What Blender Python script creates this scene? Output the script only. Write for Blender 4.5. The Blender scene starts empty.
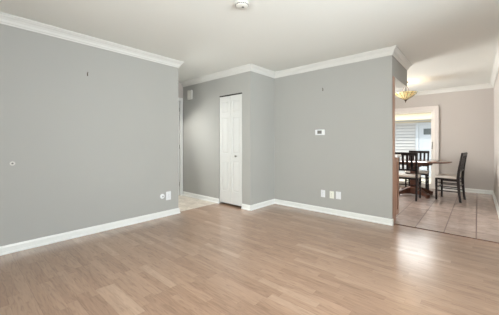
import bpy, bmesh, math, random
from mathutils import Vector, Matrix
PI = math.pi
random.seed(7)
scene = bpy.context.scene
COL = scene.collection

# ---------------------------------------------------------------- camera, world, lights, exposure
YAW = 0.720
cd = bpy.data.cameras.new('camera'); cam = bpy.data.objects.new('camera', cd); COL.objects.link(cam)
cd.sensor_width = 36; cd.lens = 260.43/499*36; cd.shift_y = -14.7/499; cd.clip_start = 0.02
cam.location = (0, 0, 1.135); cam.rotation_euler = (PI/2, 0, YAW)
scene.camera = cam

w = bpy.data.worlds.new('world'); scene.world = w; w.use_nodes = True
bg = w.node_tree.nodes['Background']; bg.inputs[0].default_value = (.86, .93, 1, 1); bg.inputs[1].default_value = 2.6

def light(name, kind, loc, rot, energy, color=(1, 1, 1), **k):
    d = bpy.data.lights.new(name, kind); d.energy = energy; d.color = color
    for a, b in k.items(): setattr(d, a, b)
    o = bpy.data.objects.new(name, d); COL.objects.link(o); o.location = loc; o.rotation_euler = rot
    return o
light('sun', 'SUN', (0, 6, 6), (math.radians(35), math.radians(8), math.radians(-20)), 3.2, (1, .93, .82), angle=math.radians(2))
# daylight entering by the living room windows behind and beside the camera
light('window_area_light', 'AREA', (-.5, -1.85, 1.4), (PI/2+.3, 0, 0), 200, (1, .985, .96), shape='RECTANGLE', size=2.6, size_y=1.6)
light('window_area_light', 'AREA', (1.85, 1.3, 1.4), (PI/2+.08, 0, PI/2), 215, (.89, .945, 1), shape='RECTANGLE', size=2.4, size_y=1.5)
# added lamp outside an unseen kitchen window, brightens the dining room
light('window_area_light', 'AREA', (-3.45, 6.2, 1.6), (PI/2+.15, 0, -PI/2), 190, (1, .95, .92), shape='RECTANGLE', size=1.7, size_y=1.1)

# added fill lamps: out of view above the slider, and outside the front door
light('patio_fill', 'AREA', (-1.75, 9.0, 2.85), (PI/2-.45, 0, PI), 280, (1, .96, .93), shape='RECTANGLE', size=2.6, size_y=1.3)  # added to brighten the dining room, set above the visible opening
light('entry_fill', 'AREA', (-5.3, 2.75, 1.5), (PI/2-1.0, 0, -PI/2-.45), 85, (1, .97, .92), shape='RECTANGLE', size=.8, size_y=1.6)  # added lamp tilted down to brighten the hall tile

vs = scene.view_settings
scene.display_settings.display_device = 'sRGB'
vs.view_transform = 'Standard'; vs.look = 'None'; vs.gamma = 1; vs.use_curve_mapping = False; vs.exposure = 0.1

# ---------------------------------------------------------------- materials
def srgb(r, g, b):
    f = lambda c: (c/255/12.92) if c/255 <= .04045 else ((c/255+.055)/1.055)**2.4
    return (f(r), f(g), f(b), 1)
def mat(name, col, rough=.5, spec=.5, metal=0, emit=None, estr=0, bump=0, bscale=200, vary=0):
    m = bpy.data.materials.new(name); m.use_nodes = True; nt = m.node_tree; b = nt.nodes['Principled BSDF']
    b.inputs['Base Color'].default_value = col; b.inputs['Roughness'].default_value = rough
    b.inputs['Specular IOR Level'].default_value = spec; b.inputs['Metallic'].default_value = metal
    if emit: b.inputs['Emission Color'].default_value = emit; b.inputs['Emission Strength'].default_value = estr
    tc = nt.nodes.new('ShaderNodeTexCoord')
    if vary:
        n = nt.nodes.new('ShaderNodeTexNoise'); n.inputs['Scale'].default_value = 3; nt.links.new(tc.outputs['Object'], n.inputs['Vector'])
        mx = nt.nodes.new('ShaderNodeMix'); mx.data_type = 'RGBA'; nt.links.new(n.outputs['Fac'], mx.inputs['Factor'])
        mx.inputs['A'].default_value = tuple(c*(1-vary) for c in col[:3])+(1,); mx.inputs['B'].default_value = tuple(min(1, c*(1+vary)) for c in col[:3])+(1,)
        nt.links.new(mx.outputs['Result'], b.inputs['Base Color'])
    if bump:
        n = nt.nodes.new('ShaderNodeTexNoise'); n.inputs['Scale'].default_value = bscale; nt.links.new(tc.outputs['Object'], n.inputs['Vector'])
        bp = nt.nodes.new('ShaderNodeBump'); bp.inputs['Strength'].default_value = bump; bp.inputs['Distance'].default_value = .002
        nt.links.new(n.outputs['Fac'], bp.inputs['Height']); nt.links.new(bp.outputs['Normal'], b.inputs['Normal'])
    return m
M = {}
M['grey_paint'] = mat('grey_paint', srgb(169, 168, 163), .75, .2, bump=.12, vary=.012)
M['taupe_wall'] = mat('taupe_wall', srgb(187, 180, 174), .75, .2, bump=.12, vary=.012)  # warmer base tone for the dining, kitchen and hall walls
M['ceiling_paint'] = mat('ceiling_paint', srgb(229, 230, 225), .9, .1, bump=.2, bscale=120)
M['trim_white'] = mat('trim_white', srgb(226, 226, 222), .35, .4, vary=.008)
M['door_white'] = mat('door_white', srgb(212, 212, 208), .4, .4)
M['plastic_white'] = mat('plastic_white', srgb(226, 227, 228), .4)
M['plastic_grey'] = mat('plastic_grey', srgb(205, 202, 195), .5)
M['detector_white'] = mat('detector_white', srgb(212, 210, 203), .5)
M['plastic_cream'] = mat('plastic_cream', srgb(230, 230, 218), .4)
M['crown_white'] = mat('crown_white', srgb(212, 211, 206), .5, .3)
M['trim_cream'] = mat('trim_cream', srgb(214, 206, 200), .4, .4)
M['dark_slot'] = mat('dark_slot', srgb(40, 40, 42), .5)
M['screen_grey'] = mat('screen_grey', srgb(116, 115, 108), .35)
M['dark_wood'] = mat('espresso_wood', srgb(26, 17, 17), .35, .35, vary=.2)
M['cushion'] = mat('cream_cushion', srgb(238, 230, 221), .9, .2, bump=.5, bscale=400)
M['nickel'] = mat('brushed_nickel', srgb(150, 145, 138), .35, metal=.9)
M['bronze'] = mat('dark_bronze', srgb(84, 70, 58), .4, metal=.7)
M['counter'] = mat('white_counter', srgb(248, 246, 243), .25, vary=.04)
M['vinyl'] = mat('cream_vinyl', srgb(226, 220, 212), .4)
M['ext_fascia'] = mat('cream_fascia', srgb(205, 192, 165), .6)
M['ext_white'] = mat('exterior_white', srgb(172, 178, 186), .6)
M['ext_glass'] = mat('dark_glass', srgb(90, 96, 98), .1)
M['concrete'] = mat('pale_concrete', srgb(205, 196, 178), .9, .1, vary=.08, bump=.4, bscale=60)
M['track_metal'] = mat('dark_track', srgb(52, 48, 44), .5, metal=.3)  # dark metal of the closet door's top track

def wood(name, dark, light_, axis=2, rough=.35, sc=14):
    m = mat(name, dark, rough); nt = m.node_tree; b = nt.nodes['Principled BSDF']
    tc = nt.nodes.new('ShaderNodeTexCoord'); mp = nt.nodes.new('ShaderNodeMapping')
    s = [sc, sc, sc]; s[axis] = sc*.07; mp.inputs['Scale'].default_value = s
    n = nt.nodes.new('ShaderNodeTexNoise'); n.inputs['Scale'].default_value = 2; n.inputs['Detail'].default_value = 6
    cr = nt.nodes.new('ShaderNodeValToRGB'); cr.color_ramp.elements[0].color = dark; cr.color_ramp.elements[1].color = light_
    cr.color_ramp.elements[0].position = .3; cr.color_ramp.elements[1].position = .7
    L = nt.links.new; L(tc.outputs['Object'], mp.inputs['Vector']); L(mp.outputs[0], n.inputs['Vector']); L(n.outputs['Fac'], cr.inputs[0]); L(cr.outputs[0], b.inputs['Base Color'])
    return m
M['cabinet_wood'] = wood('cabinet_wood', srgb(150, 112, 92), srgb(186, 148, 126))
M['cherry_wood'] = wood('cherry_wood', srgb(66, 38, 27), srgb(102, 62, 44), axis=0)
M['table_top_wood'] = wood('table_top_wood', srgb(90, 58, 46), srgb(122, 84, 66), axis=1, rough=.08)

def siding_mat():
    return mat('white_siding', srgb(176, 176, 177), .6)
M['siding'] = siding_mat()

def glass_mat():
    m = bpy.data.materials.new('pane_glass'); m.use_nodes = True; nt = m.node_tree; nt.nodes.clear()
    o = nt.nodes.new('ShaderNodeOutputMaterial'); mx = nt.nodes.new('ShaderNodeMixShader'); t = nt.nodes.new('ShaderNodeBsdfTransparent'); g = nt.nodes.new('ShaderNodeBsdfGlossy')
    fr = nt.nodes.new('ShaderNodeFresnel'); fr.inputs[0].default_value = 1.45
    g.inputs['Roughness'].default_value = .02; t.inputs[0].default_value = (.95, .97, .97, 1)
    L = nt.links.new; L(fr.outputs[0], mx.inputs[0]); L(t.outputs[0], mx.inputs[1]); L(g.outputs[0], mx.inputs[2]); L(mx.outputs[0], o.inputs[0])
    return m
M['glass'] = glass_mat()

class NT:
    """small helper for building node maths"""
    def __init__(s, m): s.nt = m.node_tree; s.b = s.nt.nodes['Principled BSDF']
    def L(s, a, b): s.nt.links.new(a, b)
    def inp(s, sock, v):
        if hasattr(v, 'is_output') or isinstance(v, bpy.types.NodeSocket): s.L(v, sock)
        else: sock.default_value = v
    def math(s, op, a, b=0.0, c=0.0):
        n = s.nt.nodes.new('ShaderNodeMath'); n.operation = op
        s.inp(n.inputs[0], a); s.inp(n.inputs[1], b); s.inp(n.inputs[2], c); return n.outputs[0]
    def wn(s, x, y=0.0, z=0.0):
        c = s.nt.nodes.new('ShaderNodeCombineXYZ'); s.inp(c.inputs[0], x); s.inp(c.inputs[1], y); s.inp(c.inputs[2], z)
        n = s.nt.nodes.new('ShaderNodeTexWhiteNoise'); n.noise_dimensions = '3D'; s.L(c.outputs[0], n.inputs['Vector']); return n.outputs['Value']
    def ramp(s, fac, stops):
        r = s.nt.nodes.new('ShaderNodeValToRGB'); e = r.color_ramp.elements
        while len(e) < len(stops): e.new(.5)
        for k, (p, c) in enumerate(stops): e[k].position = p; e[k].color = c
        s.inp(r.inputs[0], fac); return r.outputs[0]
    def mix(s, f, a, b, mode='MIX'):
        n = s.nt.nodes.new('ShaderNodeMix'); n.data_type = 'RGBA'; n.blend_type = mode
        s.inp(n.inputs['Factor'], f); s.inp(n.inputs['A'], a); s.inp(n.inputs['B'], b); return n.outputs['Result']
    def xyz(s):
        tc = s.nt.nodes.new('ShaderNodeTexCoord'); sp = s.nt.nodes.new('ShaderNodeSeparateXYZ'); s.L(tc.outputs['Object'], sp.inputs[0])
        return tc.outputs['Object'], sp.outputs[0], sp.outputs[1]
    def comb(s, x, y, z=0.0):
        c = s.nt.nodes.new('ShaderNodeCombineXYZ'); s.inp(c.inputs[0], x); s.inp(c.inputs[1], y); s.inp(c.inputs[2], z); return c.outputs[0]
    def noise(s, v, sc, det=2, dist=0.0):
        n = s.nt.nodes.new('ShaderNodeTexNoise'); s.L(v, n.inputs['Vector']); n.inputs['Scale'].default_value = sc; n.inputs['Detail'].default_value = det; n.inputs['Distortion'].default_value = dist
        return n.outputs['Fac']

def laminate():
    m = mat('laminate_floor', (0, 0, 0, 1), .3); t = NT(m); v, x, y = t.xyz()
    W, LN = .066, .52
    row = t.math('FLOOR', t.math('DIVIDE', y, W)); off = t.math('MULTIPLY', t.wn(row, 3.1), 7.0)
    xs = t.math('ADD', t.math('DIVIDE', x, LN), off); idx = t.math('FLOOR', xs)
    r1 = t.wn(idx, row, 1.7); r2 = t.wn(idx, row, 5.9)
    base = t.ramp(r1, [(0, srgb(154, 123, 101)), (.5, srgb(162, 131, 108)), (.9, srgb(169, 138, 115)), (1, srgb(179, 150, 127))])
    # grain stretched along the strip, shifted per strip
    gv = t.comb(t.math('ADD', t.math('MULTIPLY', x, 3.2), t.math('MULTIPLY', r2, 40)), t.math('MULTIPLY', y, 26), t.math('MULTIPLY', r1, 20))
    g = t.noise(gv, 1.6, 6, 1.4)
    gc = t.ramp(g, [(.34, (.80, .78, .76, 1)), (.46, (.95, .95, .95, 1)), (.66, (1.08, 1.08, 1.07, 1))])
    c = t.mix(1.0, base, gc, 'MULTIPLY')
    fx = t.math('FRACT', xs); fy = t.math('FRACT', t.math('DIVIDE', y, W)); fb = t.math('FRACT', t.math('DIVIDE', y, W*3))
    sx = t.math('LESS_THAN', fx, .004); sy = t.math('LESS_THAN', fy, .025); sb = t.math('LESS_THAN', fb, .014)
    seam = t.math('MAXIMUM', t.math('MULTIPLY', t.math('MAXIMUM', sx, sy), .15), t.math('MULTIPLY', sb, .28))
    c = t.mix(seam, c, srgb(96, 70, 56)); t.L(c, t.b.inputs['Base Color'])
    rr = t.math('ADD', .19, t.math('MULTIPLY', g, .08)); t.L(rr, t.b.inputs['Roughness'])
    t.b.inputs['Specular IOR Level'].default_value = .6
    t.b.inputs['Coat Weight'].default_value = .55; t.b.inputs['Coat Roughness'].default_value = .33
    return m
M['laminate'] = laminate()

def tile(name, cols, grout, ox, oy, S=.31, gw=.018, rough=.22):
    m = mat(name, (0, 0, 0, 1), rough); t = NT(m); v, x, y = t.xyz()
    u = t.math('DIVIDE', t.math('SUBTRACT', x, ox), S); q = t.math('DIVIDE', t.math('SUBTRACT', y, oy), S)
    r = t.wn(t.math('FLOOR', u), t.math('FLOOR', q), 2.2)
    base = t.ramp(r, [(0, cols[0]), (1, cols[1])])
    n = t.noise(v, 9, 5, .8); n2 = t.ramp(n, [(.3, (.84, .83, .83, 1)), (.7, (1.10, 1.10, 1.10, 1))])
    c = t.mix(1.0, base, n2, 'MULTIPLY')
    def edge(w_):
        f = t.math('FRACT', w_); return t.math('MINIMUM', f, t.math('SUBTRACT', 1.0, f))
    e = t.math('MINIMUM', edge(u), edge(q)); s = t.math('LESS_THAN', e, gw)
    c = t.mix(s, c, grout); t.L(c, t.b.inputs['Base Color'])
    t.L(t.math('ADD', rough, t.math('MULTIPLY', s, .5)), t.b.inputs['Roughness'])
    bp = t.nt.nodes.new('ShaderNodeBump'); bp.inputs['Strength'].default_value = .6; bp.inputs['Distance'].default_value = .004
    hh = t.math('ADD', t.math('MULTIPLY', t.math('SUBTRACT', 1.0, s), .6), t.math('MULTIPLY', n, .6)); t.L(hh, bp.inputs['Height']); t.L(bp.outputs[0], t.b.inputs['Normal'])
    return m
M['tile'] = tile('dining_tile', (srgb(176, 158, 149), srgb(190, 172, 162)), srgb(112, 92, 86), -.635, 4.073)
M['hall_tile'] = tile('hall_tile', (srgb(230, 218, 202), srgb(236, 226, 212)), srgb(170, 155, 140), -3.69, 2.44)

# ---------------------------------------------------------------- mesh helpers
class MB:
    def __init__(s): s.bm = bmesh.new()
    def _xf(s, vs_, Mx):
        if Mx is not None: bmesh.ops.transform(s.bm, matrix=Mx, verts=vs_)
    def box(s, a, b, bev=0, Mx=None, seg=1):
        t = bmesh.new(); bmesh.ops.create_cube(t, size=1)
        for v in t.verts:
            v.co = Vector([(a[k]+b[k])/2 + v.co[k]*(b[k]-a[k]) for k in range(3)])
        if bev: bmesh.ops.bevel(t, geom=t.edges[:], offset=bev, segments=seg, affect='EDGES', profile=.5)
        return s.merge(t, Mx)
    def merge(s, t, Mx=None):
        if Mx is not None: bmesh.ops.transform(t, matrix=Mx, verts=t.verts[:])
        me = bpy.data.meshes.new('tmp'); t.to_mesh(me); t.free(); s.bm.from_mesh(me); bpy.data.meshes.remove(me); return s
    def bar(s, p, q, wx, wy=None, bev=.002, up=(0, 0, 1), taper=1.0):
        """rectangular bar from p to q; wx across, wy the other way"""
        wy = wy or wx; p = Vector(p); q = Vector(q); d = q-p; L = d.length; d.normalize()
        u = Vector(up)
        if abs(d.dot(u)) > .98: u = Vector((0, 1, 0))
        x = u.cross(d).normalized(); y = d.cross(x)
        t = bmesh.new(); bmesh.ops.create_cube(t, size=1)
        for v in t.verts:
            k = taper if v.co.z > 0 else 1
            v.co = Vector((v.co.x*wx*k, v.co.y*wy*k, (v.co.z+.5)*L))
        if bev: bmesh.ops.bevel(t, geom=t.edges[:], offset=bev, segments=1, affect='EDGES')
        Mx = Matrix((x, y, d)).transposed().to_4x4(); Mx.translation = p
        return s.merge(t, Mx)
    def strip(s, pts, wx, wy):
        """square-section bar through several points lying in a YZ plane (x across)"""
        rings = []
        for i, p in enumerate(pts):
            p = Vector(p); a = Vector(pts[max(0, i-1)]); b = Vector(pts[min(len(pts)-1, i+1)]); d = (b-a).normalized()
            n = Vector((1, 0, 0)).cross(d).normalized(); x = Vector((1, 0, 0))
            ww = wx[i] if isinstance(wx, (list, tuple)) else wx; hh = wy[i] if isinstance(wy, (list, tuple)) else wy
            rings.append([s.bm.verts.new(p + x*sx*ww/2 + n*sy*hh/2) for sx, sy in ((-1, -1), (1, -1), (1, 1), (-1, 1))])
        for a, b in zip(rings, rings[1:]):
            for k in range(4): s.bm.faces.new((a[k], a[(k+1) % 4], b[(k+1) % 4], b[k]))
        s.bm.faces.new(rings[0][::-1]); s.bm.faces.new(rings[-1]); return s
    def lathe(s, prof, n=24, c=(0, 0, 0), Mx=None, cap=True):
        t = bmesh.new(); rings = []
        for r, z in prof: rings.append([t.verts.new((r*math.cos(2*PI*k/n), r*math.sin(2*PI*k/n), z)) for k in range(n)])
        for a, b in zip(rings, rings[1:]):
            for k in range(n): t.faces.new((a[k], a[(k+1) % n], b[(k+1) % n], b[k]))
        if cap: t.faces.new(rings[0][::-1]); t.faces.new(rings[-1])
        bmesh.ops.translate(t, vec=c, verts=t.verts[:]); return s.merge(t, Mx)
    def cyl(s, p, q, r, n=12, r2=None):
        p = Vector(p); q = Vector(q); d = q-p; Mx = d.to_track_quat('Z', 'Y').to_matrix().to_4x4(); Mx.translation = p
        return s.lathe([(r, 0), (r if r2 is None else r2, d.length)], n, Mx=Mx)
    def build(s, name, m, parent=None, smooth=False, kind=None):
        bmesh.ops.recalc_face_normals(s.bm, faces=s.bm.faces[:])
        me = bpy.data.meshes.new(name); s.bm.to_mesh(me); s.bm.free(); me.materials.append(M[m] if isinstance(m, str) else m)
        if smooth:
            for p in me.polygons: p.use_smooth = True
            me.set_sharp_from_angle(angle=math.radians(35))
        o = bpy.data.objects.new(name, me); COL.objects.link(o)
        if parent: o.parent = parent
        if kind: o['kind'] = kind
        return o
def struct(name, mb, m, **k): return mb.build(name, m, kind='structure', **k)
def empty(name, loc, rz=0, label=None, cat=None, group=None, kind=None):
    o = bpy.data.objects.new(name, None); COL.objects.link(o); o.location = loc; o.rotation_euler = (0, 0, rz); o.empty_display_size = .1
    if label: o['label'] = label
    if cat: o['category'] = cat
    if group: o['group'] = group
    if kind: o['kind'] = kind
    return o

def sweep(path, prof, name, m='trim_white', closed_ends=True):
    """profile (out, z) swept along a plan polyline; room side is to the RIGHT of travel"""
    bm = bmesh.new(); P = [Vector(p) for p in path]; rings = []
    for i, p in enumerate(P):
        def nrm(a, b): d = (b-a).normalized(); return Vector((d.y, -d.x))
        if i == 0: off = nrm(P[0], P[1])
        elif i == len(P)-1: off = nrm(P[-2], P[-1])
        else:
            a = nrm(P[i-1], p); b = nrm(p, P[i+1]); off = (a+b); off = off/(off.length_squared/2)
        rings.append([bm.verts.new((p.x+off.x*o, p.y+off.y*o, z)) for o, z in prof])
    n = len(prof)
    for a, b in zip(rings, rings[1:]):
        for k in range(n): bm.faces.new((a[k], a[(k+1) % n], b[(k+1) % n], b[k]))
    bm.faces.new(rings[0]); bm.faces.new(rings[-1][::-1])
    mb = MB(); mb.bm.free(); mb.bm = bm
    return struct(name, mb, m)
CROWN = [(0, 2.342), (.010, 2.342), (.011, 2.354), (.018, 2.362), (.024, 2.384), (.038, 2.404), (.050, 2.414), (.055, 2.424), (.064, 2.426), (.064, 2.44), (0, 2.44)]
BASE = [(0, 0), (.024, 0), (.024, .012), (.018, .020), (.015, .022), (.015, .068), (.011, .076), (.009, .084), (0, .086)]

# ---------------------------------------------------------------- structure
XL, XB, YB, YC, XD, XE, YE, YT = -3.634, -2.871, 3.297, 3.982, -.887, .259, 7.829, 4.073
YA, YS, ZS, H = 2.402, 4.994, 2.068, 2.44
XR, YR = 1.6, -1.6
XF = -4.81     # far end of the hall
def boxes(name, lst, m):
    mb = MB()
    for a, b in lst: mb.box(a, b)
    return struct(name, mb, m)
f = MB(); f.box((XL-.05, YR-.12, -.06), (XR+.12, YT, 0)); struct('floor', f, 'laminate')
f = MB(); f.box((-3.3, YT, -.06), (XE+.12, YE+.0, 0)); struct('floor_dining', f, 'tile')
f = MB(); f.box((XF-.12, .88, -.06), (XL-.05, YC, 0)); struct('floor_hall', f, 'hall_tile')
boxes('ceiling', [((XF-.12, YR-.12, H), (XR+.12, YE+.12, H+.08))], 'ceiling_paint')
boxes('wall_left', [((XL-.116, YR, 0), (XL, YA, H))], 'grey_paint')
# hall / closet wall with the closet doorway, and the closet's side
DX0, DX1, DZ = -3.645, -3.062, 2.008
boxes('wall_closet', [((XF, YB, 0), (DX0, YB+.1, H)), ((DX0, YB, DZ), (DX1, YB+.1, H)), ((DX1, YB, 0), (XB, YB+.1, H)), ((XB-.1, YB+.1, 0), (XB, YC, H))], 'grey_paint')
boxes('wall_back', [((XF, YC, 0), (XD, YC+.108, H))], 'grey_paint')
boxes('wall_soffit', [((-3.2, YC+.108, ZS), (XD, YS, H))], 'grey_paint')
boxes('trim_7', [((-3.2, YC+.12, ZS-.008), (XD-.001, YS-.001, ZS))], 'ceiling_paint')
# hall end wall with the front door, hall near wall
boxes('wall_hall', [((XF-.12, .88, 0), (XF, 2.33, H)), ((XF-.12, 2.33, 2.04), (XF, 3.23, H)), ((XF-.12, 3.23, 0), (XF, YC+.1, H)), ((XF, .88, 0), (XL-.116, 1.0, H))], 'taupe_wall')
# dining walls
SX0, SX1, SZ = -2.70, -.80, 1.965
boxes('wall_dining', [((-3.3, YE, 0), (SX0, YE+.12, H)), ((SX0, YE, SZ), (SX1, YE+.12, H)), ((SX1, YE, 0), (XE+.12, YE+.12, H))], 'taupe_wall')
boxes('wall_right', [((XE, YT-.04, 0), (XE+.12, YE, H)), ((XE+.12, YT-.04, 0), (XR+.12, YT+.08, H))], 'taupe_wall')
KW = (5.3, 7.0, 1.0, 2.1)
def holed(name, axis, c0, c1, a0, a1, hole, m):
    h0, h1, z0, z1 = hole
    def B(u0, u1, v0, v1): return ((c0, u0, v0), (c1, u1, v1)) if axis == 'y' else ((u0, c0, v0), (u1, c1, v1))
    return boxes(name, [B(a0, h0, 0, H), B(h1, a1, 0, H), B(h0, h1, 0, z0), B(h0, h1, z1, H)], m)
holed('wall_kitchen', 'y', -3.32, -3.2, YC+.108, YE, KW, 'taupe_wall')
holed('wall_front', 'x', YR-.12, YR, XL-.116, XR, (-1.7, .7, .65, 2.1), 'grey_paint')
holed('wall_window_side', 'y', XR, XR+.12, YR-.12, YT-.04, (.2, 2.4, .65, 2.1), 'grey_paint')

# windows of the living room (behind and beside the camera) and kitchen
def window(name, axis, c, u0, u1, z0, z1):
    def B(mb, ua, ub, za, zb, t=.03):
        mb.box((c-t, ua, za), (c+t, ub, zb), .003) if axis == 'y' else mb.box((ua, c-t, za), (ub, c+t, zb), .003)
    mb = MB(); B(mb, u0, u0+.05, z0, z1); B(mb, u1-.05, u1, z0, z1); B(mb, u0+.05, u1-.05, z0, z0+.05); B(mb, u0+.05, u1-.05, z1-.05, z1)
    um = (u0+u1)/2; B(mb, um-.025, um+.025, z0+.05, z1-.05)
    fr = struct(name, mb, 'vinyl')
    g = MB(); B(g, u0+.05, um-.025, z0+.05, z1-.05, .003); B(g, um+.025, u1-.05, z0+.05, z1-.05, .003); g.build('window_pane', 'glass', fr)
window('window_1', 'x', YR-.06, -1.7, .7, .65, 2.1)
window('window_2', 'y', XR+.06, .2, 2.4, .65, 2.1)
window('window_3', 'y', -3.26, *KW)

# crown moulding and baseboards
sweep([(XL-.116, YR), (XL-.116, YR)][:0] + [(XL, YR), (XL, YA), (XL-.116, YA), (XL-.116, 1.0)], CROWN, 'trim_1', 'crown_white')
sweep([(XF, YB), (XB, YB), (XB, YC), (XD, YC), (XD, YS), (-3.2, YS)], CROWN, 'trim_2', 'crown_white')
sweep([(-3.2, YE), (XE, YE), (XE, YT-.04), (XR, YT-.04), (XR, YR)], CROWN, 'trim_3', 'crown_white')
sweep([(XL, YR), (XL, YA), (XL-.116, YA), (XL-.116, 1.0)], BASE, 'baseboard_left')
sweep([(XF, YB), (DX0-.002, YB)], BASE, 'baseboard_hall')
sweep([(DX1+.002, YB), (XB, YB), (XB, YC), (XD, YC)], BASE, 'baseboard_back')
sweep([(-.712, YE), (XE, YE), (XE, YT-.04), (XR, YT-.04), (XR, YR)], BASE, 'baseboard_dining')
# shoe of white baseboard returning round the wall's end, wood facing on the wall's end
boxes('trim_4', [((XD, YC-.015, 0), (XD+.014, YC+.03, .086))], 'trim_white')
t = MB(); t.box((XD, YC+.032, 0), (XD+.008, YC+.135, ZS-.009), .002); struct('trim_5', t, 'cabinet_wood')
# thin threshold between laminate and tile
t = MB(); t.box((XD+.014, YT-.012, 0), (XE, YT+.008, .006), .002); struct('trim_6', t, 'table_top_wood')

# ---- closet bifold door
door = empty('door_1', ((DX0+DX1)/2, YB+.02, 0), kind='structure')
tr = MB(); tr.box((-.288, -.012, 1.990), (.288, .02, 2.006)); tr.build('track', 'track_metal', door)
def leaf(x0, x1):
    mb = MB(); z0, z1 = .034, 1.984; y0, y1 = -.016, .016; st = .052
    mb.box((x0, y0, z0), (x0+st, y1, z1), .002); mb.box((x1-st, y0, z0), (x1, y1, z1), .002)
    zs = [(z0, .26), (.80, .94), (1.60, 1.68), (1.89, z1)]
    for a, b in zs: mb.box((x0+st, y0, a), (x1-st, y1, b), .001)
    for (a, b) in ((.26, .80), (.94, 1.60), (1.68, 1.89)):
        mb.box((x0+st, y0+.010, a), (x1-st, y1-.010, b))
        # raised field with sloped margins
        t = bmesh.new(); bmesh.ops.create_cube(t, size=1)
        X0, X1 = x0+st+.010, x1-st-.010
        for v in t.verts:
            fr_ = v.co.y < 0; ins = .018 if fr_ else 0
            v.co = Vector(((X0+ins) if v.co.x < 0 else (X1-ins), y0+.003 if fr_ else y0+.011, (a+.010+ins) if v.co.z < 0 else (b-.010-ins)))
        mb.merge(t)
    return mb
leaf(-.283, -.002).build('door_leaf', 'door_white', door); lf = leaf(.002, .283).build('door_leaf', 'door_white', door)
k = MB(); Mk = Matrix.Translation((.150, -.016, .90)) @ Matrix.Rotation(PI/2, 4, 'X')
k.lathe([(.012, 0), (.008, .006), (.007, .014), (.016, .022), (.018, .030), (.012, .037), (.003, .039)], 20, Mx=Mk); k.build('knob', 'nickel', lf, smooth=True)

# ---- front door at the end of the hall
d2 = empty('door_2', (XF-.05, 2.78, 0), kind='structure')
c = MB()
c.box((.05, -.505, 0), (.066, -.44, 2.10), .002); c.box((.05, .44, 0), (.066, .505, 2.10), .002); c.box((.05, -.44, 2.035), (.066, .44, 2.10), .002); c.build('door_casing', 'trim_white', d2)
s_ = MB(); s_.box((-.01, -.445, .01), (.03, .445, .75)); s_.box((-.01, -.445, .75), (.03, -.30, 2.035)); s_.box((-.01, .30, .75), (.03, .445, 2.035)); s_.box((-.01, -.30, 1.92), (.03, .30, 2.035))
for (ya, yb_) in ((-.36, -.05), (.05, .36)):
    s_.box((.028, ya, .18), (.036, yb_, .62), .004)
sl = s_.build('door_slab', 'door_white', d2)
gp = MB(); gp.box((.005, -.30, .75), (.012, .30, 1.92)); gp.build('glass_pane', 'glass', sl)  # glazing added so the lamp outside reaches the hall
k = MB(); k.lathe([(.026, 0), (.026, .004), (.01, .008), (.01, .035), (.026, .045), (.026, .06), (.01, .066)], 20, Mx=Matrix.Translation((.03, -.38, .95)) @ Matrix.Rotation(PI/2, 4, 'Y')); k.build('door_knob', 'nickel', sl, smooth=True)
for z in (.2, 1.0, 1.8):
    hmb = MB(); hmb.cyl((.036, .44, z), (.036, .44, z+.09), .007); hmb.build('hinge', 'nickel', d2)

# ---- sliding glass door of the dining room
d3 = empty('door_3', ((SX0+SX1)/2, YE, 0), kind='structure'); HW = (SX1-SX0)/2
c = MB()
for sgn in (-1, 1):
    a, b = sorted((sgn*HW, sgn*(HW+.084))); c.box((a, -.02, 0), (b, 0, SZ), .004); a, b = sorted((sgn*(HW+.062), sgn*(HW+.084))); c.box((a, -.028, 0), (b, -.018, SZ+.084), .003)
c.box((-HW-.084, -.02, SZ), (HW+.084, 0, SZ+.082), .004); c.box((-HW-.084, -.028, SZ+.062), (HW+.084, -.018, SZ+.084), .003)
c.build('door_casing', 'trim_cream', d3)
fr = MB()
fr.box((-HW, 0, 0), (-HW+.03, .12, SZ)); fr.box((HW-.03, 0, 0), (HW, .12, SZ)); fr.box((-HW+.03, 0, SZ-.03), (HW-.03, .12, SZ)); fr.box((-HW+.03, 0, 0), (HW-.03, .12, .035))
fr.build('door_frame', 'vinyl', d3)
def slide(x0, x1, y0, handle):
    mb = MB(); s = .045; z0, z1 = .036, SZ-.031
    mb.box((x0, y0, z0), (x0+s, y0+.035, z1), .003); mb.box((x1-s, y0, z0), (x1, y0+.035, z1), .003); mb.box((x0+s, y0, z0), (x1-s, y0+.035, z0+.08), .003); mb.box((x0+s, y0, z1-.035), (x1-s, y0+.035, z1), .003)
    pf = mb.build('door_panel', 'vinyl', d3)
    g = MB(); g.box((x0+s, y0+.015, z0+.08), (x1-s, y0+.02, z1-.035)); g.build('glass_pane', 'glass', pf)
    if handle:
        hm = MB(); hm.box((x1-.036, y0-.022, .98), (x1-.014, y0, 1.16), .006, seg=2); hm.build('handle', 'nickel', pf)
slide(-HW+.03, .025, .065, False); slide(-.025, HW-.03, .022, True)

# ---------------------------------------------------------------- outdoors
f = MB(); f.box((-9, YE+.12, -.30), (6, 14.0, -.16)); struct('patio_ground', f, 'concrete')
YH = 11.6
hb = empty('neighbouring_house', (-2.0, YH, -.16), label='white lap-sided house wall with a door, seen through the sliding glass door', cat='house')
mb = MB(); z = -.02; lap = .118
mb.box((-7, .0, -.0), (5, .2, 2.5))
while z < 2.28:
    mb.box((-7, -.045, z), (5, .01, z+lap*.68), .004); mb.box((-7, -.004, z+lap*.68), (5, .01, z+lap)); z += lap
mb.build('siding', 'siding', hb)
e = MB(); e.box((-7, -.55, 2.13), (5, -.51, 2.36), .004); e.box((-7, -.51, 2.30), (5, .0, 2.33)); e.box((-7, -.62, 2.36), (5, -.5, 2.44), .01); e.build('fascia', 'ext_fascia', hb)
fb = MB(); fb.box((-7, -.035, 2.06), (5, -.0, 2.30), .004); fb.build('frieze_board', 'ext_fascia', hb)
rf = MB()
Mr = Matrix.Translation((0, -.6, 2.44)) @ Matrix.Rotation(math.radians(22), 4, 'X')
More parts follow.
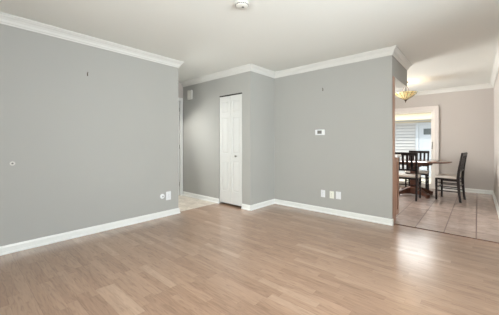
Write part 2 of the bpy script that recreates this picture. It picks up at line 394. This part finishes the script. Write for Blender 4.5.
rf.box((-7, 0, 0), (5, 4.5, .06), Mx=Mr); rf.build('roof', mat('grey_shingles', srgb(150, 146, 142), .9, bump=.6, bscale=60), hb)
dr = MB(); dx0 = .28; dr.box((dx0+.06, -.05, .05), (dx0+.92, -.005, 1.96)); 
for za, zb in ((.2, .75), (.85, 1.35)):
    for xa in (dx0+.16, dx0+.53): dr.box((xa, -.058, za), (xa+.29, -.05, zb), .004)
ds = dr.build('house_door', 'ext_white', hb)
wn_ = MB(); wn_.box((dx0+.20, -.062, 1.60), (dx0+.78, -.051, 1.82)); wn_.build('door_window', 'ext_glass', ds)
dc = MB(); dc.box((dx0-.05, -.075, .0), (dx0+.05, -.0, 2.05), .004); dc.box((dx0+.93, -.075, .0), (dx0+1.03, -.0, 2.05), .004); dc.box((dx0+.05, -.075, 1.965), (dx0+.93, -.0, 2.05), .004); dc.build('door_trim', 'ext_white', hb)

# ---------------------------------------------------------------- kitchen counter end
cb = empty('base_cabinet', (XD, YC+.24, 0), label='light brown wood base cabinet end beside the wall opening', cat='cabinet')
mb = MB(); mb.box((-2.2, -.104, .09), (-.001, .12, .925), .002); mb.box((-2.2, -.104, 0), (-.02, .085, .09)); mb.build('body', 'cabinet_wood', cb)
pn = MB()
pn.box((.0, -.100, .10), (.010, -.06, .915), .001); pn.box((.0, .078, .10), (.010, .118, .915), .001); pn.box((.0, -.06, .10), (.010, .078, .16), .001); pn.box((.0, -.06, .86), (.010, .078, .915), .001)
pn.build('end_panel', 'cabinet_wood', cb)
mb = MB(); mb.box((XD-2.2, YC+.137, .926), (XD+.035, YC+.385, .966), .006, seg=2)
ct = mb.build('countertop', 'counter'); ct['label'] = 'white countertop slab on the brown cabinet at the wall end'; ct['category'] = 'countertop'

# ---------------------------------------------------------------- dining table
TX, TY, TR = -1.04, 6.66, .655
tb = empty('dining_table', (TX, TY, 0), label='round brown pedestal dining table under the glass pendant light', cat='table')
mb = MB(); mb.lathe([(.0005, .728), (TR-.02, .728), (TR-.004, .735), (TR, .744), (TR-.006, .752), (TR-.012, .755), (.0005, .755)], 64); mb.build('tabletop', 'table_top_wood', tb, smooth=True)
mb = MB(); mb.lathe([(.29, .665), (.32, .665), (.32, .728), (.29, .728), (.29, .665)], 48, cap=False); mb.build('apron', 'cherry_wood', tb, smooth=True)
mb = MB(); mb.box((-.12, -.12, .03), (.12, .12, .17), .012, seg=2); mb.box((-.075, -.075, .17), (.075, .075, .62), .01, seg=2); mb.box((-.13, -.13, .62), (.13, .13, .70), .015, seg=2); mb.box((-.30, -.04, .67), (.30, .04, .727)); mb.build('pedestal', 'cherry_wood', tb, smooth=True)
for kk in range(4):
    a = PI/4 + kk*PI/2
    mb = MB(); pts = [(0, .06, .10), (0, .15, .098), (0, .25, .080), (0, .33, .060), (0, .40, .045)]
    mb.strip(pts, [.075, .07, .065, .06, .06], [.14, .13, .09, .065, .05]); mb.box((-.03, .345, 0), (.03, .40, .02), .004)
    o = mb.build('foot', 'cherry_wood', tb); o.rotation_euler = (0, 0, a)

# ---------------------------------------------------------------- dining chairs (front is local +Y, origin on the floor between the legs)
def make_chair():
    r = empty('dining_chair', (0, 0, 0)); W = .19; 
    def zy(z):  # rake of the back posts
        return -.172 - (0.0 if z > .46 else .035*((.46-z)/.46)**1.6) - (0 if z < .46 else .065*((z-.46)/.48)**1.3)
    for sx in (-1, 1):
        mb = MB(); zs = [0, .12, .25, .38, .46, .56, .68, .80, .93]
        mb.strip([(sx*W, zy(z_), z_) for z_ in zs], .032, [.034, .036, .04, .044, .046, .042, .036, .032, .028]); mb.build('back_post', 'dark_wood', r)
        mb = MB(); mb.bar((sx*(W+.01), .172, 0), (sx*(W+.01), .172, .43), .030, .030, taper=1.25); mb.build('leg', 'dark_wood', r)
        for z_ in (.19, .275, .35):
            mb = MB(); mb.bar((sx*(W+.002), zy(z_)+.015, z_), (sx*(W+.01), .160, z_), .014, .018); mb.build('rung', 'dark_wood', r)
    for y_, z_ in ((.172, .25), (zy(.30), .30)):
        mb = MB(); mb.bar((-W+.0, y_, z_), (W, y_, z_), .018, .018); mb.build('rung', 'dark_wood', r)
    mb = MB(); mb.box((-W-.022, -.158, .405), (W+.022, .187, .437), .004); mb.build('seat_frame', 'dark_wood', r)
    mb = MB(); mb.box((-W-.028, -.150, .438), (W+.028, .197, .486), .018, seg=3); mb.build('seat_cushion', 'cushion', r, smooth=True)
    mb = MB(); mb.box((-W-.02, zy(.92)-.012, .885), (W+.02, zy(.92)+.012, .945), .006, seg=2); mb.build('top_rail', 'dark_wood', r)
    mb = MB(); mb.box((-W+.012, zy(.60)-.010, .578), (W-.012, zy(.60)+.010, .612), .003); mb.build('lower_rail', 'dark_wood', r)
    for j in range(4):
        x = (-.6+.4*j)*W*1.0
        mb = MB(); zs = [.61, .70, .80, .89]
        mb.strip([(x, zy(z_), z_) for z_ in zs], .040, .010); mb.build('back_slat', 'dark_wood', r)
    return r
def dup(o, loc, rz):
    c = o.copy(); COL.objects.link(c); c.location = loc; c.rotation_euler = (0, 0, rz)
    for ch in list(o.children):
        d = ch.copy(); COL.objects.link(d); d.parent = c
    return c
c0 = make_chair()
chairs = [((-1.09, 6.145, 0), 0, 'dark wood dining chair tucked in nearest the brown cabinet, back towards the living room'),
          ((-.428, 6.575, 0), math.radians(82), 'dark wood dining chair with cream cushion, pulled to the right of the table, seen side-on'),
          ((-1.07, 7.18, 0), PI, 'dark wood dining chair behind the table, its slatted back against the glass sliding door')]
for i, (l, rz, lab) in enumerate(chairs):
    c = c0 if i == 0 else dup(c0, l, rz)
    c.location = l; c.rotation_euler = (0, 0, rz); c['label'] = lab; c['category'] = 'chair'; c['group'] = 'dining chairs round the table'

# ---------------------------------------------------------------- pendant light
PX, PY = -1.168, 6.42
pl = empty('pendant_light', (PX, PY, H-.001), label='stained glass bowl pendant light glowing amber above the dining table', cat='ceiling light')
mb = MB(); mb.lathe([(.002, -.03), (.03, -.028), (.055, -.012), (.06, 0), (.002, 0)], 24); mb.cyl((0, 0, -.09), (0, 0, -.02), .006); mb.lathe([(.004, -.105), (.018, -.10), (.018, -.085), (.004, -.08)], 16); mb.build('canopy', 'bronze', pl, smooth=True)
for kk in range(3):
    a = kk*2*PI/3+.75; q = (math.cos(a), math.sin(a)); mb = MB()
    for (r0, z0), (r1, z1) in zip([(.012, -.095), (.045, -.115), (.062, -.16)], [(.045, -.115), (.062, -.16), (.10, -.333)]): mb.cyl((r0*q[0], r0*q[1], z0), (r1*q[0], r1*q[1], z1), .005, 8)
    mb.cyl((.10*q[0], .10*q[1], -.333), (.095*q[0], .095*q[1], -.336), .005, 8); mb.build('rod', 'bronze', pl)
NS = 16
gm = bpy.data.materials.new('amber_glass'); gm.use_nodes = True; T = NT(gm)
T.b.inputs['Roughness'].default_value = .3
tc = gm.node_tree.nodes.new('ShaderNodeTexCoord'); gn = T.noise(tc.outputs['Object'], 14, 3)
gc = T.ramp(gn, [(.35, srgb(214, 184, 120)), (.6, srgb(238, 222, 170))]); T.L(gc, T.b.inputs['Base Color']); T.L(gc, T.b.inputs['Emission Color']); T.b.inputs['Emission Strength'].default_value = .45
BOWL = [(.022, -.382), (.083, -.345), (.150, -.296), (.200, -.256), (.211, -.230)]
mb = MB(); mb.lathe(BOWL + [(.205, -.230), (.194, -.252), (.145, -.290), (.080, -.338), (.020, -.375)], NS, cap=False); mb.build('glass_bowl', gm, pl)
rb = MB()
for kk in range(NS):
    a = 2*PI*kk/NS
    for (r0, z0), (r1, z1) in zip(BOWL, BOWL[1:]): rb.cyl((r0*math.cos(a), r0*math.sin(a), z0), (r1*math.cos(a), r1*math.sin(a), z1), .004, 5)
for r0, z0 in ((.211, -.230), (.200, -.256)):
    for kk in range(NS):
        a, b = 2*PI*kk/NS, 2*PI*(kk+1)/NS; rb.cyl((r0*math.cos(a), r0*math.sin(a), z0), (r0*math.cos(b), r0*math.sin(b), z0), .0025, 5)
rb.build('leading', 'bronze', pl)
mb = MB(); mb.lathe([(.002, -.440), (.008, -.434), (.010, -.423), (.006, -.414), (.016, -.400), (.028, -.390), (.028, -.380), (.002, -.378)], 16); mb.build('finial', 'bronze', pl, smooth=True)
pb = light('pendant_bulb', 'POINT', (0, 0, -.21), (0, 0, 0), 5, (1, .82, .6), shadow_soft_size=.06); pb.parent = pl

# ---------------------------------------------------------------- small things on walls and ceiling
sd = empty('smoke_detector', (-1.668, 1.794, H), label='round white smoke detector on the ceiling', cat='smoke detector')
mb = MB(); mb.lathe([(.068, -.010), (.070, -.003), (.070, 0), (.002, 0)], 36); mb.build('mounting_plate', 'detector_white', sd, smooth=True)
mb = MB(); mb.lathe([(.002, -.033), (.038, -.032), (.052, -.028), (.060, -.021), (.062, -.010)], 36)
mb.build('cover', 'detector_white', sd, smooth=True)
mb = MB()
for kk in range(20):
    a = 2*PI*kk/20; mb.box((.0595, -.006, -.020), (.0622, .006, -.013), Mx=Matrix.Rotation(a, 4, 'Z'))
mb.build('vent_slots', 'dark_slot', sd)
mb = MB(); mb.lathe([(.002, -.0365), (.012, -.036), (.013, -.0325)], 20, c=(.012, .0, 0)); mb.build('test_button', 'screen_grey', sd, smooth=True)

th = empty('thermostat', (-1.946, YC, 1.306), label='white wall thermostat with a grey screen on the middle wall', cat='thermostat')
mb = MB(); mb.box((-.082, -.024, -.045), (.082, 0, .045), .006, seg=2); mb.build('housing', 'plastic_white', th)
mb = MB(); mb.box((-.040, -.026, -.024), (.036, -.0241, .030), .0005); mb.build('screen', 'screen_grey', th)
mb = MB()
for z_ in (-.02, .005, .03): mb.box((.048, -.028, z_-.007), (.066, -.0241, z_+.004), .001)
mb.build('button', 'plastic_cream', th)

def plate(name, loc, rz, label, cat, kind_, m='plastic_white', w_=.036, h_=.058, group=None):
    r = empty(name, loc, rz, label, cat, group)
    mb = MB(); mb.box((-w_, -.006, -h_), (w_, 0, h_), .003, seg=2); mb.build('cover_plate', m, r)
    if kind_ == 'outlet':
        for z_ in (-.021, .021):
            mb = MB(); mb.box((-.016, -.009, z_-.014), (.016, -.0061, z_+.014), .004, seg=2); rc = mb.build('receptacle', m, r)
            s = MB(); s.box((-.007, -.0096, z_-.002), (-.005, -.0091, z_+.006)); s.box((.005, -.0096, z_-.002), (.007, -.0091, z_+.006)); s.lathe([(.002, 0), (.002, .0005)], 8, Mx=Matrix.Translation((0, -.0091, z_-.008)) @ Matrix.Rotation(PI/2, 4, 'X')); s.build('slots', 'dark_slot', rc)
    elif kind_ == 'jack':
        mb = MB(); mb.box((-.009, -.009, -.008), (.009, -.0061, .008), .001); j = mb.build('jack', m, r); s = MB(); s.box((-.005, -.0096, -.004), (.005, -.0091, .004)); s.build('port', 'dark_slot', j)
    for z_ in ((0,) if kind_ == 'outlet' else (-.042, .042)):
        mb = MB(); mb.lathe([(.003, 0), (.003, .001)], 10, Mx=Matrix.Translation((0, -.0061, z_)) @ Matrix.Rotation(PI/2, 4, 'X')); mb.build('screw', 'nickel', r)
    return r
plate('wall_outlet', (-1.897, YC, .308), 0, 'white power outlet on the middle wall, leftmost and set apart from two others', 'outlet', 'outlet')
plate('wall_outlet', (-1.748, YC, .307), 0, 'cream coloured power outlet low on the middle wall, second of the three plates', 'outlet', 'outlet', 'plastic_cream')
plate('wall_plate', (-1.641, YC, .311), 0, 'plain blank white wall plate, nearest the wall end of the three low plates', 'wall plate', 'blank', w_=.04)
plate('wall_outlet', (XL, 2.222, .310), PI/2, 'white power outlet low on the left wall near its end', 'outlet', 'outlet', w_=.042, h_=.066)
rp = empty('cable_outlet', (XL, 2.118, .315), PI/2, 'small round white cable outlet beside the outlet on the left wall', 'cable outlet')
mb = MB(); RX = Matrix.Rotation(PI/2, 4, 'X'); mb.lathe([(.038, 0), (.038, .004), (.033, .010), (.016, .014), (.002, .014)], 28, Mx=RX); mb.build('cover_plate', 'plastic_white', rp, smooth=True)
mb = MB(); mb.lathe([(.009, .0141), (.009, .022), (.002, .022)], 14, Mx=RX); mb.build('socket', 'nickel', rp)
wp = empty('wall_grommet', (XL, .41, .92), PI/2, 'tiny pale round grommet in the left wall near the left edge', 'grommet')
mb = MB(); mb.lathe([(.022, 0), (.022, .003), (.017, .006), (.010, .006), (.008, .002), (.001, .002)], 24, Mx=RX); mb.build('ring', 'plastic_grey', wp, smooth=True)
mb = MB(); mb.lathe([(.010, .0021), (.008, .007), (.001, .007)], 14, Mx=RX); mb.build('plug', 'screen_grey', wp)
def nail(name, loc, rz, label):
    r = empty(name, loc, rz, label, 'picture hook')
    mb = MB(); mb.box((-.005, -.003, -.022), (.005, 0, .018), .001); mb.bar((0, -.003, -.020), (0, -.014, -.012), .008, .003, bev=0); mb.build('hook_strap', 'bronze', r)
    mb = MB(); mb.cyl((0, -.016, .020), (0, .0, .008), .0022, 8); mb.lathe([(.005, 0), (.005, .002)], 10, Mx=Matrix.Translation((0, -.016, .020)) @ RX); mb.build('nail', 'bronze', r)
nail('picture_hook', (XL, 1.101, 1.985), PI/2, 'small dark picture hook high on the long left wall')
nail('picture_hook', (-1.9, YC, 2.002), 0, 'small dark picture hook on the middle wall above the thermostat')

ch = empty('door_chime', (-4.53, YB, 2.14), label='white door chime box high on the hall wall left of the closet', cat='door chime')
mb = MB(); mb.box((-.068, -.04, -.095), (.068, 0, .095), .006, seg=2); mb.build('cover', 'plastic_grey', ch)
mb = MB()
for x_ in (-.045, -.015, .015, .045): mb.box((x_-.004, -.042, -.07), (x_+.004, -.0401, .07))
mb.build('grille', 'plastic_cream', ch)
